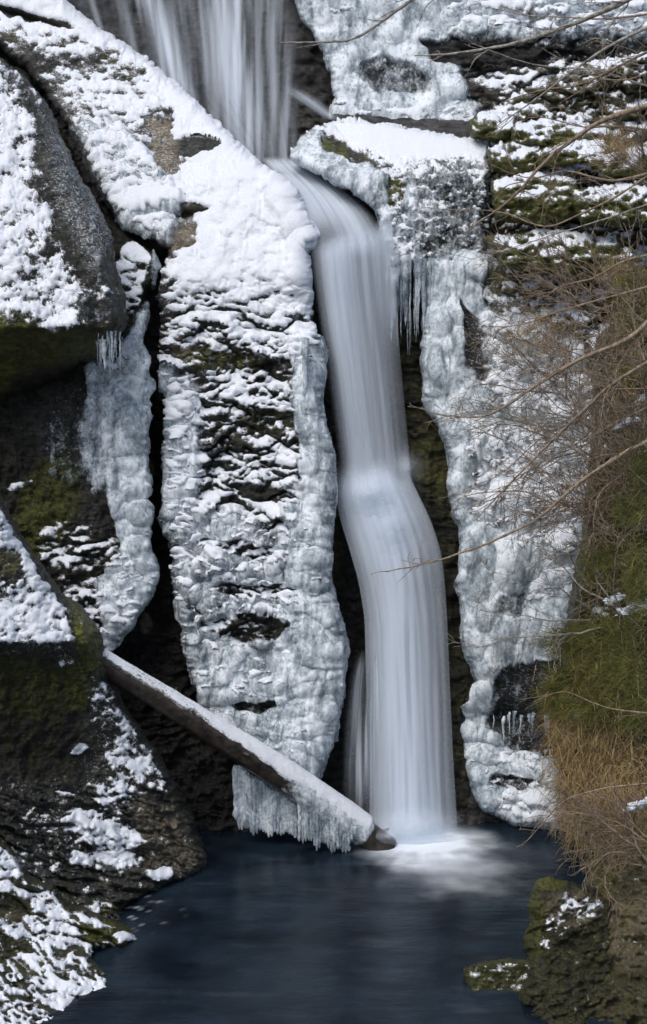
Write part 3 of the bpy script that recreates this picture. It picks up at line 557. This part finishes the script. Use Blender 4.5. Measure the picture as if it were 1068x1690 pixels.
# ---------------------------------------------------------------- tubes
def tube_geo(paths, sides=4):
    """paths: list of (pts (n,3), radii (n)) -> verts, quads"""
    Vs, Fs, o = [], [], 0
    an = np.arange(sides)*2*np.pi/sides
    for pts, rad in paths:
        pts = np.asarray(pts, float); n = len(pts)
        if n < 2: continue
        T = np.gradient(pts, axis=0); T /= np.maximum(np.linalg.norm(T, axis=1, keepdims=True), 1e-9)
        ref = np.array([.31, .2, .93]); A = np.cross(T, ref); A /= np.maximum(np.linalg.norm(A, axis=1, keepdims=True), 1e-6); Bn = np.cross(T, A)
        ring = pts[:,None,:]+rad[:,None,None]*(np.cos(an)[None,:,None]*A[:,None,:]+np.sin(an)[None,:,None]*Bn[:,None,:])
        Vs.append(ring.reshape(-1,3))
        i = np.arange(n-1)[:,None]*sides+np.arange(sides)[None,:]; j = np.arange(n-1)[:,None]*sides+(np.arange(sides)+1)[None,:] % sides
        Fs.append(np.stack([i, j, j+sides, i+sides], -1).reshape(-1,4)+o); o += n*sides
    return np.concatenate(Vs), np.concatenate(Fs)
def wander(p0, d0, length, n, jit, droop=0., rg=rng):
    pts = [np.array(p0, float)]; d = np.array(d0, float); d /= np.linalg.norm(d); st = length/n
    for k in range(n):
        d = d+rg.normal(0, jit, 3)+np.array([0, 0, -droop]); d /= np.linalg.norm(d); pts.append(pts[-1]+d*st)
    return np.array(pts)
def twigs(path, r0, lvl, out, dens=5.0, length=.6, droop=.02, rg=rng, spread=.9):
    """side shoots along a path"""
    pts = path; seg = np.linalg.norm(np.diff(pts, axis=0), axis=1); tot = seg.sum(); n = int(tot*dens)
    if n < 1: n = 1
    cum = np.r_[0, np.cumsum(seg)]
    for k in range(n):
        t = (.12+.88*rg.random())*tot; i = min(np.searchsorted(cum, t)-1, len(pts)-2); i = max(i, 0)
        p = pts[i]+(pts[i+1]-pts[i])*((t-cum[i])/max(seg[i], 1e-6)); d = (pts[i+1]-pts[i])/max(seg[i], 1e-6)
        d = d+rg.normal(0, spread*.55, 3); L = length*(.35+.9*rg.random())*(1-.5*t/tot); m = max(3, int(L/.07))
        q = wander(p, d, L, m, .16, droop, rg); rr = r0*(.4+.2*rg.random()); out.append((q, np.linspace(rr, rr*.35, len(q))))
        if lvl > 0: twigs(q, rr, lvl-1, out, dens*1.5, length*.5, droop, rg, spread)
def branch(name, pix, r0, label, cat, mat=TWIG, lvl=1, dens=4, length=.5, droop=.02, group=None, seed=0, r1=None, part='twigs'):
    rg = np.random.default_rng(100+seed)
    c = np.array([P(np.float64(a), np.float64(b), D) for a, b, D in pix])
    # resample with a gentle wiggle
    t = np.r_[0, np.cumsum(np.linalg.norm(np.diff(c, axis=0), axis=1))]; m = max(8, int(t[-1]/.06)); tt = np.linspace(0, t[-1], m)
    pts = np.stack([np.interp(tt, t, c[:,k]) for k in range(3)], -1)
    kk = np.ones(5)/5; pts[2:-2] = np.stack([np.convolve(pts[:,k], kk, 'valid') for k in range(3)], -1)
    pts += np.cumsum(rg.normal(0, .0035, pts.shape), 0)*np.linspace(0, 1, m)[:,None]
    root = empty(name, Vector(pts[0]), label, cat, group)
    vs, fs = tube_geo([(pts, np.linspace(r0, r1 or r0*.25, m)*(1+.12*rg.normal(size=m)))], 6); meshobj('stem', vs, fs, mat, root)
    out = []; twigs(pts, r0*.6, lvl, out, dens, length, droop, rg)
    out = [(p, np.clip(r, .0028, .02)) for p, r in out]
    if out: vs, fs = tube_geo(out, 3); meshobj(part, vs, fs, mat, root)['kind'] = 'stuff'
    return root

# ---------------------------------------------------------------- log
def build_log():
    a, b = np.array(V(150, 1082, 19.0)), np.array(V(640, 1402, 19.55)); ax = b-a; L = np.linalg.norm(ax); ax /= L
    root = empty('fallen_log', Vector(b), 'fallen log slanting from the left rock into the pool, snow and ice along its top', 'log')
    up_ = np.array([0,0,1.]); up_ -= ax*up_.dot(ax); up_ /= np.linalg.norm(up_); sd_ = np.cross(ax, up_)
    n, k = 220, 48
    s = np.linspace(0, L, n); th = np.linspace(0, 2*np.pi, k, endpoint=False)
    Sg, Tg = np.meshgrid(s, th, indexing='ij')
    bend = .05*np.sin(Sg/L*3.1)
    rad = np.interp(Sg, [0, L*.5, L], [.130, .160, .148])*(1+.05*fbm(Tg*1.2, Sg*1.2, 5, 3)+.06*np.abs(noise(Tg*2.5, Sg*.6, 9))+.03*fbm(Tg*5, Sg*5, 19, 3))
    def ringpts(r): return a+Sg[...,None]*ax+(bend+r*np.cos(Tg))[...,None]*up_+(r*np.sin(Tg))[...,None]*sd_
    def wrap(name, r, mat, keep, at=None):
        Pg = ringpts(r); Pg = np.concatenate([Pg, Pg[:, :1]], 1); kp = np.concatenate([keep, keep[:, :1]], 1)
        return gridmesh(name, Pg, kp, mat, root, {q: np.concatenate([v, v[:, :1]], 1) for q, v in (at or {}).items()})
    wrap('trunk', rad, WOOD, np.ones(Sg.shape, bool))
    for e, q in ((0, 0), (n-1, 1)):
        ring = ringpts(rad)[e]; c = ring.mean(0); vs = np.vstack([ring, c]); meshobj('cut_end', vs, [(i, (i+1) % k, k) for i in range(k)], WOOD, root)
    f = Sg/L; top = np.cos(Tg-.0)
    cov = top-.45+.22*fbm(Sg*4, Tg*2, 3, 4)+ss(.3, .8, f)*.35-1.0*ss(.0, .12, .35-np.abs(f-.2))*np.exp(-((np.abs(Tg-5.6)-.0)/.35)**2)-2*ss(.90, .93, f)
    th_ = .025+.045*ss(.3, .9, f)
    wrap('snow_crust', rad+np.clip(cov, -.5, .8)*th_+.004*fbm(Sg*30, Tg*8, 4, 3), SNOW, cov > -.4, dict(thin=np.clip(ss(.5, -.1, cov)*.6+.42*ss(.55, .15, f)+.25*fbm(Sg*2, Tg*2, 6, 3), 0, 1)))
    # icy end: ice sleeve on the lower third
    c2 = ss(.5, .75, f)*1.3-.75+.25*fbm(Sg*8, Tg*3, 8, 3)+.2*top-2.5*ss(.91, .94, f)
    wrap('ice_sleeve', rad+.035*np.clip(c2, -.3, 1)+.012*ridge(Sg*10, Tg*4, 7, 3), ICE, c2 > -.3, dict(thick=ss(-.2, .6, c2)*.9))
    for q, (t_, an, ln) in enumerate([(.22, .9, .16), (.47, -1.2, .10), (.66, 1.5, .13), (.95, .6, .10)]):
        c = a+ax*L*t_; dr = np.cos(an)*up_+np.sin(an)*sd_*(-1)+ax*.5; dr /= np.linalg.norm(dr)
        p_ = np.array([c+dr*z for z in (.08, .14, .15+ln*.5, .15+ln)]); vs, fs = tube_geo([(p_, np.array([.045, .034, .026, .012]))], 7); meshobj('stub', vs, fs, WOOD, root)
    return a, ax, L, up_, root
LA, LX, LL, LU, LOG = build_log()

# ---------------------------------------------------------------- icicles
def icicle(p, length, r, parent, s, name='icicle', thick=.8, lean=0):
    n, k = 14, 7; t = np.linspace(0, 1, n); rg = np.random.default_rng(s)
    rad = r*(1-t)**.75*(1+.22*np.sin(t*length*38+rg.random()*6)+.12*rg.normal(size=n)); rad[-1] = .001
    pts = np.stack([p[0]+lean*t+.006*np.cumsum(rg.normal(size=n))*.5, p[1]+0*t, p[2]-length*t], -1)
    vs, fs = tube_geo([(pts, rad)], k)
    return meshobj(name, vs, fs, ICE, parent, dict(thick=np.full(len(vs), thick)))
def icegroup(name, label, rows, parent_pt, seed, D, thick=.8, group=None):
    root = empty(name, V(*parent_pt, D), label, 'icicles', group); rg = np.random.default_rng(seed)
    for x0, x1, y, l0, l1, r, n in rows:
        for k in range(n):
            x = x0+(x1-x0)*rg.random(); L = l0+(l1-l0)*rg.random()**1.5*(1.3-.6*abs((x-x0)/(x1-x0)-.4))
            icicle(np.array(V(x, y+rg.uniform(-4, 4), D+rg.uniform(-.08, .08))), L, r*rg.uniform(.45, 1.7), root, seed*1000+int(x*10), thick=thick)
icegroup('icicle_row', 'cluster of long icicles hanging under the snowy square block, before dark rock', [(640,668,425,.6,1.05,.038,8), (668,716,428,.35,.95,.022,14), (640,672,420,.5,.9,.05,6), (655,700,425,.9,1.2,.012,6)], (690,425), 5, 21.1, .62)
icegroup('icicle_row', 'short icicles under the ice bulge at the right foot, above dark ledge', [(862,905,1052,.10,.28,.016,8), (815,925,1178,.10,.30,.014,16), (850,925,1240,.05,.12,.01,7)], (870,1052), 6, 20.15, .7)
icegroup('icicle_row', 'small icicles under the overhang of the upper left boulder', [(150,205,545,.15,.45,.012,14), (165,205,560,.2,.35,.02,5)], (180,545), 7, 19.75, .6)
icegroup('icicle_row', 'few slim icicles hanging beside the falling water, left of the dark recess', [(498,516,560,.3,.8,.03,3)], (506,560), 8, 20.4, .9)
# ice curtain under the log: flutes side by side
def curtain(name, x0, x1, ytop, ybot, D, root, seed, r=.022, n=26, thick=.75):
    rg = np.random.default_rng(seed)
    for k in range(n):
        x = x0+(x1-x0)*(k+.5)/n; yt = np.interp(x, *ytop); yb = np.interp(x, *ybot)+rg.uniform(-3, 3)+4*math.sin(k*1.3)
        a = np.array(V(x, yt, D)); b = np.array(V(x, yb, D)); L = a[2]-b[2]
        m = 10; t = np.linspace(0, 1, m); rad = r*(1.1-.25*t)*(1+.15*rg.normal(size=m)); rad[-1] *= .25
        pts = np.stack([a[0]+.004*rg.normal(size=m), a[1]+.03*np.sin(k*.9)+0*t, a[2]-L*t], -1)
        vs, fs = tube_geo([(pts, rad)], 7); meshobj(name, vs, fs, ICE, root, dict(thick=np.full(len(vs), thick)))
cur = empty('ice_curtain', V(445, 1260, 19.5), 'pale fluted ice curtain hanging below the middle of the log', 'ice curtain')
curtain('ice_flute', 386, 505, ([386,505],[1262,1335]), ([386,395,430,470,505],[1352,1366,1376,1376,1384]), 19.52, cur, 3, .036, 24, .85)
cur2 = empty('ice_curtain', V(545, 1330, 19.35), 'glassy ice fringe hanging from the lower end of the log over the pool', 'ice curtain')
curtain('ice_flute', 492, 588, ([492,588],[1316,1362]), ([492,510,545,575,588],[1385,1392,1402,1406,1372]), 19.32, cur2, 4, .024, 20, .72)

# ---------------------------------------------------------------- branches
g1 = 'bare branches reaching in from the right'
branch('bare_branch', [(790,-40,19.5),(690,-6,19.4),(640,30,19.3),(585,70,19.2),(540,72,19.2),(462,76,19.1)], .028, 'thin bare branch with fine shoots across the top of the photo, left of the others', 'branch', LICHEN, 1, 4, .45, .05, g1, 1)
branch('bare_branch', [(1090,-30,17.5),(1040,-2,17.5),(950,38,17.6),(850,72,17.7),(760,88,17.8),(690,92,17.9)], .030, 'long pale branch sloping down left from the top right corner', 'branch', LICHEN, 2, 3, .5, .03, g1, 2)
branch('bare_branch', [(1120,160,16.6),(1040,182,16.6),(985,200,16.7),(900,262,16.8),(840,330,16.9),(770,380,17.0)], .028, 'long thin branch slanting from the right edge down past the square block', 'branch', TWIG, 2, 3, .5, .02, g1, 3)
branch('bare_branch', [(1120,60,17.8),(1040,100,17.8),(960,140,17.9),(880,150,18),(820,170,18)], .016, 'short bare branch over the snowy ledges near the top right corner', 'branch', TWIG, 2, 5, .5, .02, g1, 4)
branch('bare_branch', [(1130,250,17.0),(1010,330,17),(900,380,17.1),(830,350,17.2),(700,350,17.3)], .014, 'wiry branch crossing the face of the square block', 'branch', TWIG, 2, 3, .5, .02, g1, 5)
branch('bare_branch', [(1130,470,16.4),(1040,560,16.4),(960,590,16.5),(880,640,16.6),(800,690,16.7),(730,690,16.8)], .026, 'dark arching branch pointing at the waterfall from mid right', 'branch', TWIG, 2, 5, .55, .03, g1, 6)
branch('bare_branch', [(1140,700,16.6),(1040,740,16.6),(960,790,16.6),(880,860,16.6),(790,900,16.7),(700,930,16.8),(640,940,16.9)], .024, 'long low branch reaching left in front of the lower waterfall', 'branch', TWIG, 2, 4, .5, .06, g1, 7)
branch('bare_branch', [(1130,560,16.8),(1000,640,16.8),(900,740,16.9),(840,800,17),(780,860,17)], .020, 'drooping bare branch over the upper ice formation', 'branch', TWIG, 2, 6, .55, .04, g1, 8)
branch('bare_branch', [(1100,1180,17.2),(1000,1170,17.3),(930,1140,17.3),(880,1160,17.3)], .012, 'thin twig over the grassy bank tip', 'branch', TWIG, 2, 5, .4, .02, g1, 9)
branch('bare_branch', [(1100,1290,16.8),(1000,1300,16.8),(930,1320,16.9),(860,1400,17)], .012, 'thin drooping twig above the pool beside the bank', 'branch', TWIG, 2, 5, .4, .04, g1, 10)
g2 = 'shrubs on the right bank'
rg = np.random.default_rng(77)
shrubs = [(1080,800,17.6,20,2.2,.9,TWIG,'tangled brown shrub at mid right, largest of the shrubs'), (990,860,18.0,16,1.7,.9,TWIG,'dense twiggy shrub right of the upper ice formation'),
          (1010,1010,17.6,7,1.6,.45,LICHEN,'pale lichen covered stems rising from the bank above the green tufts'), (1000,520,18.5,14,1.4,.9,TWIG,'brown shrub on the ledge right of the square block'),
          (1090,640,17.2,18,1.9,1.0,TWIG,'twiggy shrub crown under the upper right ledges'), (1060,1400,16.9,18,1.1,.6,TWIG,'brambly brown shrub low on the grassy bank'),
          (1090,300,18.6,14,1.3,.9,TWIG,'sparse twigs of a shrub in the upper right corner ledges'), (940,640,19.0,14,1.3,.8,TWIG,'fine brown shrub in front of the snowy ice right of centre'),
          (1000,720,18.2,16,1.8,.9,LICHEN,'pale grey twigged shrub between the dark arching branch and the long low branch')]
for x, y, D, n, hgt, wd, mt, lb in shrubs:
    root = empty('shrub', V(x, y, D), lb, 'shrub', g2); base = np.array(V(x, y, D)); main, fine = [], []
    for k in range(n):
        d = np.array([rg.normal(-.55, wd), rg.normal(-.1, .4), abs(rg.normal(.75, .45))]); L = hgt*rg.uniform(.5, 1)
        p = wander(base+rg.normal(0, .14, 3), d, L, 16, .14, .02, rg); r = .010*rg.uniform(.6, 1.3); main.append((p, np.linspace(r, r*.3, len(p))))
        twigs(p, r*.6, 1, fine, 11, .5, .01, rg)
    vs, fs = tube_geo(main, 5); meshobj('stems', vs, fs, mt, root)['kind'] = 'stuff'
    vs, fs = tube_geo([(p, np.clip(r, .0024, .008)) for p, r in fine], 3); meshobj('twigs', vs, fs, mt, root)['kind'] = 'stuff'

# ---------------------------------------------------------------- grass and needles
def blades(name, spots, mat, n, length, wid, droop, seed, dirv=(-.4,-.5,.3), spread=.5):
    rg = np.random.default_rng(seed); Vs, Fs = [], []
    m = 5
    tot = 0
    for (x, y, D, sx, sy, w_) in spots:
        q = int(n*w_); px = x+rg.normal(0, sx, q); py = y+rg.normal(0, sy, q)
        p = P(px, py, D+rg.normal(0, .08, q))
        d = np.array(dirv)+rg.normal(0, spread, (q,3)); d /= np.linalg.norm(d, axis=1, keepdims=True); L = length*rg.uniform(.4, 1.2, q)
        pts = [p]
        for k in range(m-1):
            d = d+np.array([0,0,-droop]); d /= np.linalg.norm(d, axis=1, keepdims=True); pts.append(pts[-1]+d*(L/(m-1))[:,None])
        pts = np.stack(pts, 1); side = np.cross(d, [0,1,.2]); side /= np.maximum(np.linalg.norm(side, axis=1, keepdims=True), 1e-6)
        wv = wid*np.linspace(1, .15, m)[None,:,None]*side[:,None,:]
        v = np.stack([pts-wv, pts+wv], 2).reshape(-1,3)
        b = (np.arange(q)[:,None]*(m*2)+np.arange(m-1)[None,:]*2)[...,None]+np.array([0,1,3,2]); Vs.append(v); Fs.append(b.reshape(-1,4)+tot); tot += len(v)
    o = meshobj(name, np.concatenate(Vs), np.concatenate(Fs), mat); return tag(o, kind='stuff')
o = blades('dry_grass', [(1000,1250,17.9,40,45,1), (960,1270,18.1,18,40,.7), (1040,1350,17.5,30,50,.7), (958,1320,18.1,12,34,.4), (1030,235,21.0,14,8,.10), (1035,450,20.2,22,12,.12), (1020,1120,17.9,40,40,.35), (880,545,20.6,30,20,.12), (1020,900,18.1,40,90,.4), (1050,650,18,30,80,.3), (925,1180,18.3,6,20,.2)],
           DEAD, 2700, .30, .0034, .28, 5)
tag(o, 'dry tan grass hanging over the right bank', 'grass')
o = blades('green_grass', [(950,1060,17.9,22,12,.35), (1010,1050,17.7,24,14,.4), (960,1120,17.9,22,14,.4), (1030,1110,17.6,24,16,.4), (930,1150,18.0,14,14,.25), (990,1170,17.7,26,12,.35), (1050,1170,17.6,16,16,.25),
      (1060,960,17.3,10,30,.25), (1050,840,17.4,14,14,.15), (1060,760,17.4,12,22,.12), (1055,500,18.2,12,24,.3), (1040,620,18.0,16,12,.1), (1000,930,17.9,14,16,.15)],
           GREEN, 3900, .20, .0032, .10, 6, (-.75,-.35,.25), .38)
tag(o, 'green needle foliage and grass on the right bank', 'foliage')
rg = np.random.default_rng(5)
for k in range(16):                              # more limbs in the tangle at the upper and middle right
    y0 = [-60,20,110,150,215,290,330,410,450,520,600,660,720,790,850,30][k]; D0 = rg.uniform(16.8, 18.6); L = rg.uniform(150, 330); sl_ = rg.uniform(-.25, .75)
    q = [(1110-L*t-30*(t > 0), y0+sl_*L*t+rg.uniform(-14, 14), D0+.2*t) for t in (0, .3, .6, .8, 1)]
    lb = 'bare twiggy limb ' + ['rising into the top right corner','crossing the dark ledge near the top right','over the dusted ledges below the long pale branch','above the flat snow capped slab','in front of the brown grass tuft','over the mossy slab at the right edge',
      'low across the mossy boulder by the block','over the wide snowy shelf','above the ochre stained rock','just under the ochre stained rock','in the shrub crown at mid right','behind the dark arching branch','below the dark arching branch','over the snowy ice right of centre',
      'above the long low branch','tangled with the long pale branch'][k]
    branch('bare_branch', q, rg.uniform(.008, .018), lb, 'branch', [TWIG, LICHEN][k % 3 == 0], 2, 4.5, .5, .02, g1, 40+k)

# snow lying in lumps on the bank's grass
def lumps(spots):
    rg = np.random.default_rng(11); Vs, Fs, o = [], [], 0
    th, ph = np.meshgrid(np.linspace(0, 2*np.pi, 22), np.linspace(0, np.pi, 12), indexing='ij')
    for x, y, D, sx, sy, q in spots:
        for k in range(q*7):
            c = P(x+(u_ := rg.normal(0, sx)), y-.45*u_+.3*rg.normal(0, sy), D+rg.normal(0, .05)+.12); r0 = rg.uniform(.008, .028)
            rr = r0*(1+.5*fbm(np.cos(th)*np.sin(ph)*2+c[0]*9, np.cos(ph)*2.5+np.sin(th)*np.sin(ph)+c[2]*9, 3, 3))
            v = np.stack([c[0]+1.5*rr*np.cos(th)*np.sin(ph), c[1]+rr*np.sin(th)*np.sin(ph), c[2]+.8*rr*np.cos(ph)], -1).reshape(-1,3)
            i = (np.arange(21)[:,None]*12+np.arange(11)[None,:])[...,None]+np.array([0,12,13,1]); Vs.append(v); Fs.append(i.reshape(-1,4)+o); o += len(v)
    v = np.concatenate(Vs); ob = meshobj('snow_lumps', v, np.concatenate(Fs), SNOW, None, dict(thin=np.full(len(v), .35)))
    tag(ob, 'small lumps of old snow caught in the grass of the right bank', 'snow', kind='stuff')
lumps([(985,1174,17.75,14,9,9), (972,1182,17.85,8,6,4), (1048,1000,17.35,14,9,8), (1012,990,17.5,6,8,3), (1055,1328,16.9,14,7,7), (1030,700,17.6,9,9,4)])
